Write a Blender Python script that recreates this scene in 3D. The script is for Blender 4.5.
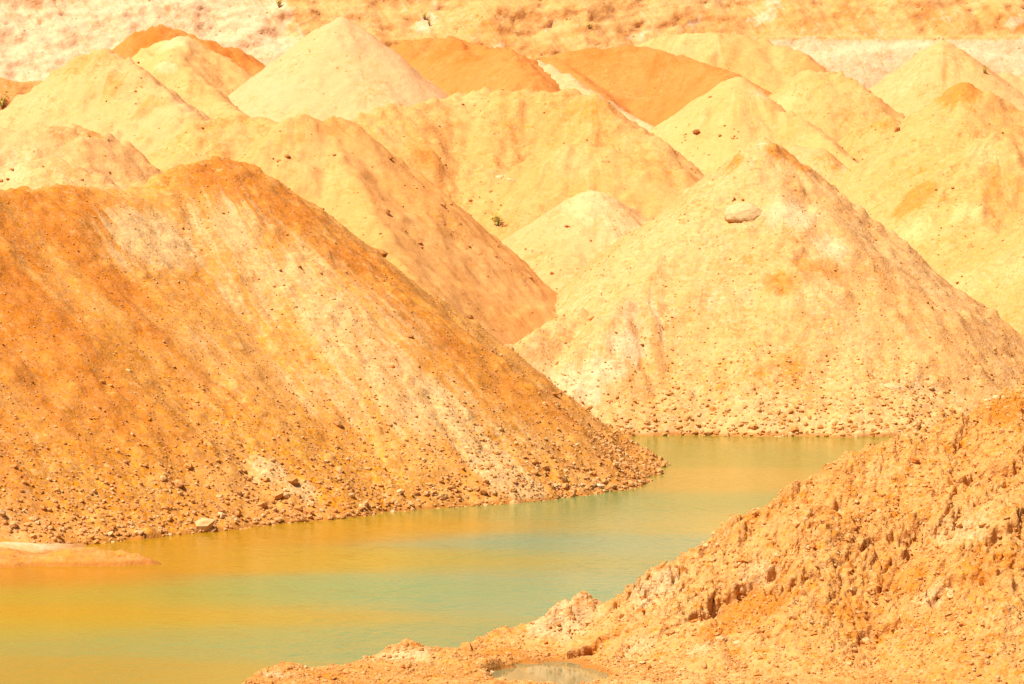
import bpy, math, random
import numpy as np

# ------------------------------------------------------------------ camera, sky, sun, exposure
S = bpy.context.scene
for o in list(bpy.data.objects):
    bpy.data.objects.remove(o)
COL = S.collection
W_PX, H_PX, F_PX = 1024, 684, 4170.0
CAM_H = 12.0
PITCH = math.atan((342 - 127) / F_PX)
cam_d = bpy.data.cameras.new('camera')
cam = bpy.data.objects.new('camera', cam_d)
COL.objects.link(cam)
cam.location = (0, 0, CAM_H)
cam.rotation_euler = (math.pi / 2 - PITCH, 0, 0)
cam_d.sensor_width = 36
cam_d.lens = F_PX / W_PX * 36
cam_d.clip_start = 0.5
cam_d.clip_end = 12000
S.camera = cam

SUN_EL, SUN_AZ = math.radians(59), math.radians(230)   # azimuth clockwise from +Y (view direction)
wd = bpy.data.worlds.new('World')
S.world = wd
wd.use_nodes = True
wn = wd.node_tree.nodes
sky = wn.new('ShaderNodeTexSky')
sky.sky_type = 'NISHITA'
sky.sun_disc = False
sky.sun_elevation = SUN_EL
sky.sun_rotation = SUN_AZ
sky.air_density = 0.6
sky.dust_density = 5.0
sky.ozone_density = 0.3
wn['Background'].inputs['Strength'].default_value = 0.055
wd.node_tree.links.new(sky.outputs[0], wn['Background'].inputs['Color'])
sun_d = bpy.data.lights.new('sun', 'SUN')
sun_d.energy = 5.0
sun_d.angle = math.radians(0.53)
sun_d.color = (1.0, 0.93, 0.80)
sun = bpy.data.objects.new('sun', sun_d)
COL.objects.link(sun)
sx, sy, sz = (math.sin(SUN_AZ) * math.cos(SUN_EL), math.cos(SUN_AZ) * math.cos(SUN_EL), math.sin(SUN_EL))
from mathutils import Vector
sun.rotation_euler = Vector((sx, sy, sz)).to_track_quat('Z', 'Y').to_euler()
sun.location = (sx * 80, sy * 80 + 150, sz * 80)
S.view_settings.view_transform = 'Standard'
S.view_settings.look = 'None'
S.view_settings.exposure = 0.57
S.view_settings.gamma = 1.0

# ------------------------------------------------------------------ helpers
rng = np.random.default_rng(7)
CP, SP = math.cos(PITCH), math.sin(PITCH)


def at(px, py, D):
    """pixel + distance along the ground (metres ahead of the camera) -> point"""
    a = (px - 512) / F_PX
    b = (342 - py) / F_PX
    dy = CP + b * SP
    dz = -SP + b * CP
    return np.array((a * D / dy, D, CAM_H + dz * D / dy))


def _hash(ix, iy, seed):
    h = (ix.astype(np.int64) * 374761393 + iy.astype(np.int64) * 668265263 + seed * 974711) & 0xFFFFFFFF
    h = ((h ^ (h >> 13)) * 1274126177) & 0xFFFFFFFF
    return (h ^ (h >> 16)) & 0xFFFFFFFF


def perlin(x, y, seed=0):
    x0 = np.floor(x); y0 = np.floor(y)
    fx = x - x0; fy = y - y0
    u = fx * fx * fx * (fx * (fx * 6 - 15) + 10)
    v = fy * fy * fy * (fy * (fy * 6 - 15) + 10)
    def g(dx, dy):
        a = _hash(x0 + dx, y0 + dy, seed) * (2 * math.pi / 4294967296.0)
        return np.cos(a) * (fx - dx) + np.sin(a) * (fy - dy)
    n0 = g(0, 0) * (1 - u) + g(1, 0) * u
    n1 = g(0, 1) * (1 - u) + g(1, 1) * u
    return (n0 * (1 - v) + n1 * v) * 1.5


def fbm(x, y, seed=0, octv=4, gain=0.5):
    s = 0; a = 1.0; f = 1.0
    for i in range(octv):
        s = s + a * perlin(x * f + i * 17.3, y * f - i * 9.1, seed + i * 31)
        a *= gain; f *= 2.03
    return s


def worley(x, y, seed=0):
    """nearest-point distance and that cell's random value"""
    x0 = np.floor(x); y0 = np.floor(y)
    best = np.full(x.shape, 9.0); val = np.zeros(x.shape)
    for dx in (-1, 0, 1):
        for dy in (-1, 0, 1):
            cx = x0 + dx; cy = y0 + dy
            h1 = _hash(cx, cy, seed) / 4294967296.0
            h2 = _hash(cx, cy, seed + 77) / 4294967296.0
            d = np.hypot(cx + h1 - x, cy + h2 - y)
            m = d < best
            best = np.where(m, d, best)
            val = np.where(m, _hash(cx, cy, seed + 191) / 4294967296.0, val)
    return best, val


def sstep(a, b, x):
    t = np.clip((x - a) / (b - a), 0, 1)
    return t * t * (3 - 2 * t)


def tag(o, label=None, cat=None, group=None, kind=None):
    if label: o['label'] = label
    if cat: o['category'] = cat
    if group: o['group'] = group
    if kind: o['kind'] = kind
    return o


def mesh_np(name, V, faces, k, smooth=True, attrs=None):
    """V (n,3); faces (m,k) int"""
    me = bpy.data.meshes.new(name)
    n, m = len(V), len(faces)
    me.vertices.add(n)
    me.vertices.foreach_set('co', np.ascontiguousarray(V, dtype=np.float32).ravel())
    me.loops.add(m * k)
    me.loops.foreach_set('vertex_index', np.ascontiguousarray(faces, dtype=np.int32).ravel())
    me.polygons.add(m)
    me.polygons.foreach_set('loop_start', np.arange(0, m * k, k, dtype=np.int32))
    me.polygons.foreach_set('loop_total', np.full(m, k, dtype=np.int32))
    me.polygons.foreach_set('use_smooth', np.full(m, smooth, dtype=bool))
    for an, arr in (attrs or {}).items():
        at_ = me.attributes.new(an, 'FLOAT_VECTOR', 'POINT')
        at_.data.foreach_set('vector', np.ascontiguousarray(arr, dtype=np.float32).ravel())
    me.update(calc_edges=True)
    return me


def link(name, me, mat, loc=(0, 0, 0), parent=None):
    o = bpy.data.objects.new(name, me)
    COL.objects.link(o)
    o.location = loc
    if mat is not None and me is not None and not me.materials:
        me.materials.append(mat)
    if parent: o.parent = parent
    return o


def grid_faces(nx, ny, mask=None):
    i = np.arange(nx - 1)[None, :]; j = np.arange(ny - 1)[:, None]
    a = (j * nx + i)
    f = np.stack((a, a + 1, a + nx + 1, a + nx), -1).reshape(-1, 4)
    if mask is not None:
        keep = mask.ravel()[f].any(1)
        f = f[keep]
    return f


def compact(V, f, attrs):
    used = np.zeros(len(V), bool); used[f.ravel()] = True
    idx = np.cumsum(used) - 1
    return V[used], idx[f], {k: a[used] for k, a in attrs.items()}


# ------------------------------------------------------------------ materials
class NT:
    def __init__(self, name):
        self.m = bpy.data.materials.new(name)
        self.m.use_nodes = True
        self.t = self.m.node_tree
        self.b = self.t.nodes['Principled BSDF']
    def n(self, typ, **kw):
        nd = self.t.nodes.new(typ)
        for k, v in kw.items():
            if k.startswith('i_'):
                nd.inputs[k[2:]].default_value = v
            else:
                setattr(nd, k, v)
        return nd
    def l(self, a, b): self.t.links.new(a, b)
    def set(self, sock, v):
        if hasattr(v, 'is_output'): self.l(v, sock)
        else: sock.default_value = v
    def math(self, op, a, b=0.0, c=0.0, clamp=False):
        nd = self.n('ShaderNodeMath', operation=op, use_clamp=clamp)
        self.set(nd.inputs[0], a); self.set(nd.inputs[1], b); self.set(nd.inputs[2], c)
        return nd.outputs[0]
    def mix(self, f, a, b, mode='MIX'):
        nd = self.n('ShaderNodeMix', data_type='RGBA', blend_type=mode)
        self.set(nd.inputs['Factor'], f)
        self.set(nd.inputs[6], a if hasattr(a, 'is_output') else (*a, 1))
        self.set(nd.inputs[7], b if hasattr(b, 'is_output') else (*b, 1))
        return nd.outputs[2]
    def noise(self, vec, scale, detail=4, rough=0.55, dist=0.0):
        nd = self.n('ShaderNodeTexNoise')
        nd.inputs['Scale'].default_value = scale; nd.inputs['Detail'].default_value = detail
        nd.inputs['Roughness'].default_value = rough; nd.inputs['Distortion'].default_value = dist
        self.l(vec, nd.inputs['Vector'])
        return nd.outputs['Fac']
    def vor(self, vec, scale, feat='F1'):
        nd = self.n('ShaderNodeTexVoronoi', feature=feat)
        nd.inputs['Scale'].default_value = scale
        self.l(vec, nd.inputs['Vector'])
        return nd
    def ramp(self, f, lo, hi):
        nd = self.n('ShaderNodeMapRange', interpolation_type='SMOOTHSTEP')
        self.l(f, nd.inputs[0]); nd.inputs[1].default_value = lo; nd.inputs[2].default_value = hi
        return nd.outputs[0]
    def scale(self, vec, s):
        nd = self.n('ShaderNodeMapping'); nd.inputs['Scale'].default_value = s
        self.l(vec, nd.inputs['Vector'])
        return nd.outputs[0]


RUST = (0.500, 0.162, 0.026)
PALE = (0.620, 0.415, 0.200)
CREAM = (0.620, 0.365, 0.125)
OCHRE = (0.600, 0.295, 0.082)
PEACH = (0.585, 0.285, 0.095)
ORANGE = (0.560, 0.222, 0.044)


def earth_mat(name, base, second, rust=RUST, pale=PALE, grain=1.0, streak=0.6, pix=0.04, ms=1.3, mott=0.18, relief=0.5):
    """sandy earth: broad patches, downslope streaks, stones and specks. pix = metres per pixel there"""
    t = NT(name)
    geo = t.n('ShaderNodeNewGeometry').outputs['Position']
    flow = t.n('ShaderNodeAttribute', attribute_name='flow').outputs['Vector']
    w = t.n('ShaderNodeAttribute', attribute_name='tint').outputs['Vector']
    sep = t.n('ShaderNodeSeparateXYZ'); t.l(w, sep.inputs[0])
    wr, wp, wg = sep.outputs
    warp = t.noise(geo, 0.55, 5, 0.62)
    sepf = t.n('ShaderNodeSeparateXYZ'); t.l(flow, sepf.inputs[0]); coh = sepf.outputs[2]
    fs = t.scale(flow, (1.0, 0.06, 0.0))
    st = t.noise(fs, 0.85, 6, 0.62, 0.25)
    st2 = t.noise(t.scale(flow, (1.0, 0.055, 0.0)), 3.0, 4, 0.62, 0.2)
    big = t.noise(geo, 0.16, 5, 0.6)
    med = t.noise(geo, ms, 6, 0.68)
    c = t.mix(t.ramp(big, 0.36, 0.64), base, second)
    # streaks down the slope
    c = t.mix(t.math('MULTIPLY', t.ramp(st, 0.50, 0.72), t.math('MULTIPLY', coh, streak)), c, rust)
    c = t.mix(t.math('MULTIPLY', t.ramp(st2, 0.54, 0.74), t.math('MULTIPLY', coh, streak * 0.8)), c, pale)
    # rust and pale areas with ragged edges
    rj = t.math('ADD', t.math('ADD', wr, t.math('MULTIPLY_ADD', st, 1.5, -0.75)), t.math('MULTIPLY_ADD', med, 0.6, -0.3))
    c = t.mix(t.math('MULTIPLY', t.ramp(rj, 0.22, 0.80), 0.88), c, rust)
    pj = t.math('ADD', t.math('ADD', wp, t.math('MULTIPLY_ADD', st2, 1.3, -0.65)), t.math('MULTIPLY_ADD', med, 0.7, -0.35))
    c = t.mix(t.math('MULTIPLY', t.ramp(pj, 0.28, 0.85), 0.9), c, pale)
    # mottling
    c = t.mix(t.math('MULTIPLY', t.ramp(med, 0.50, 0.66), mott), c, rust)
    c = t.mix(t.math('MULTIPLY', t.ramp(warp, 0.55, 0.72), 0.16), c, pale)
    st3 = t.noise(t.scale(flow, (1.0, 0.06, 0.0)), 0.22 / pix, 3, 0.6)
    c = t.mix(t.math('MULTIPLY', t.ramp(st3, 0.52, 0.72), t.math('MULTIPLY', coh, streak * 0.55)), c, rust)
    # stones: cells each of a tint of their own
    vs = 1.0 / (pix * 3.2)
    v1 = t.vor(geo, vs); v2 = t.vor(geo, vs * 0.75)
    hsv = t.n('ShaderNodeHueSaturation')
    sepc = t.n('ShaderNodeSeparateColor'); t.l(v1.outputs['Color'], sepc.inputs[0])
    t.l(t.math('MULTIPLY_ADD', sepc.outputs[0], 0.62, 0.56), hsv.inputs['Value'])
    t.l(t.math('MULTIPLY_ADD', sepc.outputs[1], 0.22, 0.94), hsv.inputs['Saturation'])
    t.l(c, hsv.inputs['Color'])
    gw = t.math('MULTIPLY', t.math('ADD', wg, t.math('MULTIPLY', t.ramp(med, 0.45, 0.7), 0.45)), 0.78 * grain, clamp=True)
    c = t.mix(gw, c, hsv.outputs[0])
    # broken crust and hairline cracks
    cr = t.noise(geo, 0.16 / pix, 5, 0.72)
    cm = t.ramp(t.noise(geo, 0.6, 4, 0.6), 0.44, 0.62)
    c = t.mix(t.math('MULTIPLY', t.ramp(cr, 0.54, 0.60), t.math('MULTIPLY_ADD', cm, 0.40, 0.10)), c, rust)
    c = t.mix(t.math('MULTIPLY', t.ramp(cr, 0.45, 0.38), t.math('MULTIPLY_ADD', cm, 0.35, 0.10)), c, pale)
    ck = t.noise(t.scale(geo, (1.0, 1.0, 1.6)), 0.022 / pix, 6, 0.6, 0.3)
    ck = t.math('SUBTRACT', 1.0, t.math('MULTIPLY', t.math('ABSOLUTE', t.math('SUBTRACT', ck, 0.5)), 90.0), clamp=True)
    c = t.mix(t.math('MULTIPLY', ck, t.math('MULTIPLY', cm, 0.55)), c, (0.36, 0.14, 0.03))
    # scattered dark specks: small shadows and holes painted into the earth colour
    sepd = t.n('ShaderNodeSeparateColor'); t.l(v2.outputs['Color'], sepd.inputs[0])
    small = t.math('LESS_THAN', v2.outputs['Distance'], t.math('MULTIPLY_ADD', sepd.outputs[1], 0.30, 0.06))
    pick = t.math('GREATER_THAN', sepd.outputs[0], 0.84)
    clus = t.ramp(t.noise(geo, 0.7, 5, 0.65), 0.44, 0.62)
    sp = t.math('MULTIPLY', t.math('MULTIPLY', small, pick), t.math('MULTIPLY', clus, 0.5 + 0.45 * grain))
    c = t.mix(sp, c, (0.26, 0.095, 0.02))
    # earth soaked by the pond
    sz = t.n('ShaderNodeSeparateXYZ'); t.l(geo, sz.inputs[0])
    wet = t.math('SUBTRACT', t.math('MULTIPLY', warp, 0.22), sz.outputs[2])
    c = t.mix(t.math('MULTIPLY', t.ramp(wet, -0.06, 0.06), 0.75), c, (0.34, 0.125, 0.02))
    t.l(c, t.b.inputs['Base Color'])
    t.b.inputs['Roughness'].default_value = 0.95
    t.b.inputs['Specular IOR Level'].default_value = 0.12
    # relief too fine for the mesh
    fine = t.noise(geo, 0.12 / pix, 6, 0.68)
    hgt = t.math('ADD', t.math('MULTIPLY', fine, 3.2 * pix),
                 t.math('MULTIPLY', t.math('SUBTRACT', 0.5, v1.outputs['Distance'], clamp=True),
                        t.math('MULTIPLY_ADD', wg, 2.4 * pix, 0.35 * pix)))
    hgt = t.math('ADD', hgt, t.math('MULTIPLY', st2, t.math('MULTIPLY', coh, 1.4 * pix)))
    bm = t.n('ShaderNodeBump'); bm.inputs['Strength'].default_value = relief; bm.inputs['Distance'].default_value = 1.0
    t.l(hgt, bm.inputs['Height'])
    t.l(bm.outputs[0], t.b.inputs['Normal'])
    return t.m


def stone_mat(name, c0, c1, c2, mot=0.5):
    t = NT(name)
    geo = t.n('ShaderNodeNewGeometry').outputs['Position']
    oi = t.n('ShaderNodeAttribute', attribute_name='shade').outputs['Fac']
    rnd = t.n('ShaderNodeObjectInfo').outputs['Random']
    f = t.math('FRACT', t.math('ADD', oi, rnd))
    c = t.mix(t.ramp(f, 0.0, 0.55), c0, c1)
    c = t.mix(t.ramp(f, 0.66, 1.0), c, c2)
    c = t.mix(t.math('MULTIPLY', t.ramp(t.noise(geo, 9, 5), 0.45, 0.7), mot), c, RUST)
    t.l(c, t.b.inputs['Base Color'])
    t.b.inputs['Roughness'].default_value = 0.92
    t.b.inputs['Specular IOR Level'].default_value = 0.15
    bm = t.n('ShaderNodeBump'); bm.inputs['Distance'].default_value = 0.06; bm.inputs['Strength'].default_value = 0.8
    t.l(t.noise(geo, 14, 5, 0.65), bm.inputs['Height'])
    t.l(bm.outputs[0], t.b.inputs['Normal'])
    return t.m


# ------------------------------------------------------------------ ground sheet
def ground_h(x, y):
    near = 10.0 - 0.137 * y
    lake = np.full_like(np.asarray(x, float) + y, -1.1)
    far = -1.1 + sstep(160, 290, y) * 9.5
    z = np.maximum(np.maximum(near, lake), far)
    z = np.where(y > 305, z + sstep(305, 345, y) * 26, z)
    # the pit's sides, far outside the view
    side = sstep(90, 170, np.abs(x)) * 30 * sstep(60, 120, y)
    return np.where(side > 0.5, np.maximum(z, side), z)


gx = np.concatenate((-np.geomspace(4000, 60, 26), np.linspace(-55, 55, 56), np.geomspace(60, 4000, 26)))
gy = np.concatenate((-np.geomspace(3000, 5, 18), np.linspace(0, 360, 181), np.geomspace(370, 9000, 26)))
GX, GY = np.meshgrid(gx, gy)
GZ = ground_h(GX, GY) + fbm(GX * 0.12, GY * 0.12, 3, 3) * 0.25 * (GY > 100)
V = np.stack((GX, GY, GZ), -1).reshape(-1, 3)
fl = np.stack((GX * 1.0, GY * 1.0, GX * 0 + 1), -1).reshape(-1, 3)
tn = np.zeros_like(fl); tn[:, 2] = 0.5
M_ground = earth_mat('ground_earth', PEACH, OCHRE, pix=0.05)
tag(link('ground', mesh_np('ground', V, grid_faces(len(gx), len(gy)), 4, True, {'flow': fl, 'tint': tn}), M_ground), kind='structure')

# ------------------------------------------------------------------ heaps
class HF:
    """a height field kept for placing things on it"""
    def __init__(s, xs, ys, Z): s.xs, s.ys, s.Z = xs, ys, Z
    def __call__(s, x, y):
        ix = np.clip(np.searchsorted(s.xs, x) - 1, 0, len(s.xs) - 2)
        iy = np.clip(np.searchsorted(s.ys, y) - 1, 0, len(s.ys) - 2)
        u = (x - s.xs[ix]) / (s.xs[ix + 1] - s.xs[ix]); v = (y - s.ys[iy]) / (s.ys[iy + 1] - s.ys[iy])
        out = (u < 0) | (u > 1) | (v < 0) | (v > 1)
        Z = s.Z
        z = (Z[iy, ix] * (1 - u) + Z[iy, ix + 1] * u) * (1 - v) + (Z[iy + 1, ix] * (1 - u) + Z[iy + 1, ix + 1] * u) * v
        return np.where(out, -9.0, z)


HEAPS = {}


def ridge_points(lines, step=0.35):
    P = []; s0 = 0.0
    for ln in lines:
        q = np.array([at(*p) for p in ln])
        if len(q) == 1:
            P.append(np.array([[*q[0], s0]])); s0 += 3; continue
        for a, b in zip(q[:-1], q[1:]):
            L = np.linalg.norm(b - a); n = max(2, int(L / step))
            tt = np.linspace(0, 1, n, endpoint=False)[:, None]
            P.append(np.concatenate((a + (b - a) * tt, s0 + tt * L), 1)); s0 += L
        P.append(np.array([[*q[-1], s0]])); s0 += 3
    return np.concatenate(P)


def heap_field(X, Y, P, slope, back, rnd):
    """cones of loose earth round every crest point; also a smooth 'down the slope' coordinate"""
    def cone(x, y, z):
        dx = X - x; dy = Y - y
        d = np.sqrt(dx * dx + dy * dy)
        sl = slope + (back - slope) * sstep(-0.3, 0.6, dy / (d + 1e-6)) if back != slope else slope
        return dx, dy, d, z - sl * (np.sqrt(d * d + rnd * rnd) - rnd)
    Z = np.full(X.shape, -50.0)
    for x, y, z, s in P:
        Z = np.maximum(Z, cone(x, y, z)[3])
    W = np.zeros(X.shape); U = np.zeros(X.shape); U2 = np.zeros(X.shape); Vv = np.zeros(X.shape)
    for x, y, z, s in P:
        dx, dy, d, zz = cone(x, y, z)
        w = np.exp((zz - Z) / 0.12); u = s + 5 * np.arctan2(dx, -dy)
        W += w; U += w * u; U2 += w * u * u; Vv += w * d
    U /= W; U2 /= W; Vv /= W
    var = np.maximum(U2 - U * U, 0)
    return Z, U, Vv, np.exp(-var / 3.0)


def heap(key, lines, mat, label, slope=0.8, back=None, rnd=0.5, res=None, seed=0, rough=1.0,
         patches=(), gravel=0.25, toe=0.6, extra=None, xlim=None, ylim=None, name='spoil_heap', cat='heap', group=None, flute=0.0, spurs=3):
    P = ridge_points(lines)
    # spurs run down from the crest towards the front, so that faces meet in edges
    r_ = np.random.default_rng(seed + 500)
    top = P[P[:, 2] > P[:, 2].max() - 0.45 * (P[:, 2].max() - max(P[:, 2].min(), 0.0)) - 0.3]
    ext = []
    for i in range(spurs):
        c = top[int(r_.integers(len(top)))]
        an = math.radians(-55 + 110 * (i + r_.uniform(.2, .8)) / spurs); L = r_.uniform(0.5, 0.95) * (c[2] + 0.5) / slope
        bend = r_.uniform(-.35, .35); ra = r_.uniform(0.84, 0.93) * slope; q = c[:3].copy(); s0 = P[:, 3].max() + 6 * (i + 1)
        for d in np.arange(0.35, L, 0.35):
            a2 = an + bend * d / L
            q = q + np.array((math.sin(a2) * 0.35, -math.cos(a2) * 0.35, -ra * 0.35))
            ext.append((*q, s0 + d))
    if ext: P = np.concatenate((P, np.array(ext)))
    back = back or slope
    D0 = P[:, 1].mean()
    res = res or D0 / F_PX * 3.6
    g0 = -1.1 if D0 < 185 else 0.0
    R = (P[:, 2] - g0) / min(slope, back) + 1.0
    half = D0 * 0.5 * W_PX / F_PX * 1.22 + 1.5
    x0 = max((P[:, 0] - R).min(), -half); x1 = min((P[:, 0] + R).max(), half)
    y0 = (P[:, 1] - R).min(); ymid = P[:, 1].max() + 1.0; y1 = (P[:, 1] + R * 0.7).max()
    if xlim: x0, x1 = xlim
    if ylim: y0, y1 = ylim; ymid = min(ymid, y1 - 0.5)
    xs = np.linspace(x0, x1, int((x1 - x0) / res) + 2)
    ys = np.concatenate((np.linspace(y0, ymid, int((ymid - y0) / res) + 2), np.linspace(ymid, y1, max(3, int((y1 - ymid) / 0.7)))[1:]))
    X, Y = np.meshgrid(xs, ys)
    # uneven outline: shift the sampling point, so crests and spurs wander
    wx = fbm(X * 0.45, Y * 0.45, seed + 5, 3, 0.6) * 0.22 * rough
    wy = fbm(X * 0.22, Y * 0.22, seed + 9, 4, 0.6) * 0.45 * rough
    Z, U, Vv, coh = heap_field(X + wx, Y + wy, P, slope, back, rnd)
    fade = sstep(0.0, 2.0, Vv); gf = fade * coh
    Z = Z + fbm(X * 0.13, Y * 0.13, seed + 1, 3) * 0.5 * rough * (0.1 + 0.9 * sstep(0.0, 5.0, Vv))
    Z = Z + Vv * coh * 0.11 * rough * perlin(U * 0.16, U * 0 + 0.37, seed + 8) + 0.009 * Vv ** 1.5
    rill = np.abs(perlin(U * 0.42 + 0.5 * perlin(X * 0.3, Y * 0.3, seed + 20), Vv * 0.05, seed + 21))
    Z = Z - 0.30 * rough * gf * np.maximum(0, 1 - rill * 6) * sstep(-0.1, 0.35, perlin(U * 0.2, Vv * 0.12, seed + 22))
    Z = Z + perlin(U * 0.55, Vv * 0.10, seed + 2) * 0.16 * rough * gf
    Z = Z + perlin(U * 1.7, Vv * 0.22, seed + 3) * 0.05 * rough * gf
    Z = Z + fbm(X * 0.7, Y * 0.7, seed + 4, 4, 0.6) * 0.085 * rough
    Z = Z + np.maximum(0, fbm(X * 2.2, Y * 2.2, seed + 6, 3, 0.65) - 0.3) * 0.16 * rough
    dd, vv = worley(X * 1.6, Y * 1.6, seed + 12)
    Z = Z + 0.22 * rough * np.maximum(vv - 0.72, 0) / 0.28 * sstep(0.42, 0.2, dd)
    msk = sstep(-0.05, 0.45, fbm(X * 0.22, Y * 0.22, seed + 30, 3))
    n1 = fbm(X * 0.42, Y * 0.42, seed + 31, 4, 0.55)
    Z = Z + 0.03 * rough * np.tanh(n1 * 14) * msk * fade
    n2 = fbm(X * 1.1 + 3, Y * 1.1, seed + 33, 3, 0.55)
    Z = Z + 0.02 * rough * np.tanh(n2 * 10) * sstep(0.0, 0.5, fbm(X * 0.35, Y * 0.35, seed + 34, 2))
    crust = sstep(0.05, 0.5, fbm(X * 0.3, Y * 0.3, seed + 35, 3))
    Z = Z + 0.07 * rough * crust * fbm(X * 2.6, Y * 1.9, seed + 36, 4, 0.65)
    if flute: Z = Z + flute * perlin(U * 1.6, Vv * 0.03, seed + 40) * gf
    Z = Z + 0.20 * rough * sstep(1.6, 0.2, Vv) * fbm(X * 1.1, Y * 1.1, seed + 44, 3, 0.6)
    # loose toe
    gh = ground_h(X, Y)
    if toe:
        k = toe; h = np.clip(0.5 + 0.5 * (Z - gh) / k, 0, 1)
        Z = gh * (1 - h) + Z * h + k * h * (1 - h)
    if extra: Z = extra(X, Y, Z)
    HEAPS[key] = HF(xs, ys, Z)
    flow = np.stack((U, Vv, coh), -1).reshape(-1, 3)
    tint = np.zeros((X.size, 3)); tint[:, 2] = gravel
    HEAPS[key].data = [X, Y, Z, flow, tint, mat, label, name, cat, group, gh, patches, len(xs), len(ys)]


def pick(pxs, pys, keys=None, d0=84, d1=330, step=0.2):
    """where the sight line through a pixel meets the heaps"""
    pxs = np.asarray(pxs, float); pys = np.asarray(pys, float)
    a = (pxs - 512) / F_PX; b = (342 - pys) / F_PX
    dy = CP + b * SP; ax = a / dy; az = (-SP + b * CP) / dy
    hit = np.zeros(len(pxs)); done = np.zeros(len(pxs), bool)
    fs = [HEAPS[k] for k in (keys or HEAPS)]
    D = d0
    while D < d1 and not done.all():
        i = np.where(~done)[0]
        x = ax[i] * D; y = np.full(len(i), D); z = CAM_H + az[i] * D
        h = np.full(len(i), -9.0)
        for f in fs:
            if f.ys[0] - 1 < D < f.ys[-1] + 1: h = np.maximum(h, f(x, y))
        g = h >= z
        hit[i[g]] = D; done[i[g]] = True
        D += step
    return np.stack((ax * hit, hit, CAM_H + az * hit), -1), done


def finish_heap(key):
    X, Y, Z, flow, tint, mat, label, name, cat, group, gh, patches, nx, ny = HEAPS[key].data
    for kind, px, py, r, amt in patches:
        p, ok = pick([px], [py], [key])
        if not ok[0]: continue
        d2 = ((X - p[0, 0]) ** 2 + (Y - p[0, 1]) ** 2 + (Z - p[0, 2]) ** 2).ravel() / (r * r)
        c = {'r': 0, 'p': 1, 'g': 2}[kind]
        tint[:, c] = np.maximum(tint[:, c], amt * np.exp(-d2)) if amt > 0 else tint[:, c] + amt * np.exp(-d2)
    V = np.stack((X, Y, Z), -1).reshape(-1, 3)
    if True:                                           # clods lean out over the hollows below them
        k = 9 if key == 'bank' else 4; pad = np.pad(Z, k, mode='edge'); cs = np.cumsum(np.cumsum(np.pad(pad, ((1, 0), (1, 0))), 0), 1); n = 2 * k + 1
        sm = (cs[n:, n:] - cs[:-n, n:] - cs[n:, :-n] + cs[:-n, :-n]) / (n * n)
        lump = np.clip(Z - sm, -0.25, 0.25)
        kk = 1.0 if key == 'bank' else 0.7
        V[:, 1] -= (lump * 0.42 * kk).ravel(); V[:, 0] += (lump * 0.10 * kk).ravel()
    f = grid_faces(nx, ny, Z > gh + 0.02 if key != 'bank' else Z > -0.6)
    V, f, at_ = compact(V, f, {'flow': flow, 'tint': tint})
    loc = (V[:, 0].mean(), V[:, 1].mean(), 0.0)
    o = link(name, mesh_np(name, V - np.array(loc), f, 4, True, at_), mat, loc)
    tag(o, label, cat, group)
    return o


M_orange = earth_mat('orange_earth', (0.57, 0.225, 0.044), (0.595, 0.28, 0.078), pale=(0.625, 0.395, 0.185), grain=1.0, streak=0.5, pix=0.034, relief=0.36)
M_peach = earth_mat('peach_earth', (0.60, 0.30, 0.105), (0.59, 0.27, 0.08), rust=(0.54, 0.215, 0.05), pale=(0.62, 0.365, 0.15), grain=0.8, streak=0.5, pix=0.04, relief=0.36)
M_front = earth_mat('sandy_earth', (0.61, 0.345, 0.145), (0.60, 0.305, 0.112), rust=(0.53, 0.205, 0.045), pale=(0.63, 0.43, 0.24), grain=0.95, streak=0.5, pix=0.042)
M_ochre = earth_mat('ochre_earth', (0.60, 0.29, 0.093), (0.61, 0.32, 0.118), rust=(0.53, 0.205, 0.04), pale=(0.62, 0.39, 0.16), grain=0.9, streak=0.65, pix=0.05)
M_cream = earth_mat('cream_earth', (0.61, 0.32, 0.125), (0.62, 0.335, 0.142), rust=(0.54, 0.22, 0.05), pale=PALE, grain=0.8, streak=0.65, pix=0.055)
M_pale = earth_mat('pale_sand', (0.62, 0.335, 0.15), (0.62, 0.35, 0.172), rust=(0.59, 0.285, 0.09), pale=(0.64, 0.44, 0.24), grain=0.5, streak=0.6, pix=0.055)
M_rust = earth_mat('rust_earth', (0.54, 0.185, 0.040), (0.54, 0.205, 0.052), rust=(0.48, 0.14, 0.022), pale=PEACH, grain=0.6, streak=0.6, pix=0.06)
M_yellow = earth_mat('yellow_sand', (0.62, 0.34, 0.125), (0.61, 0.32, 0.107), rust=(0.57, 0.255, 0.07), pale=PALE, grain=0.6, streak=0.65, pix=0.055)

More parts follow.
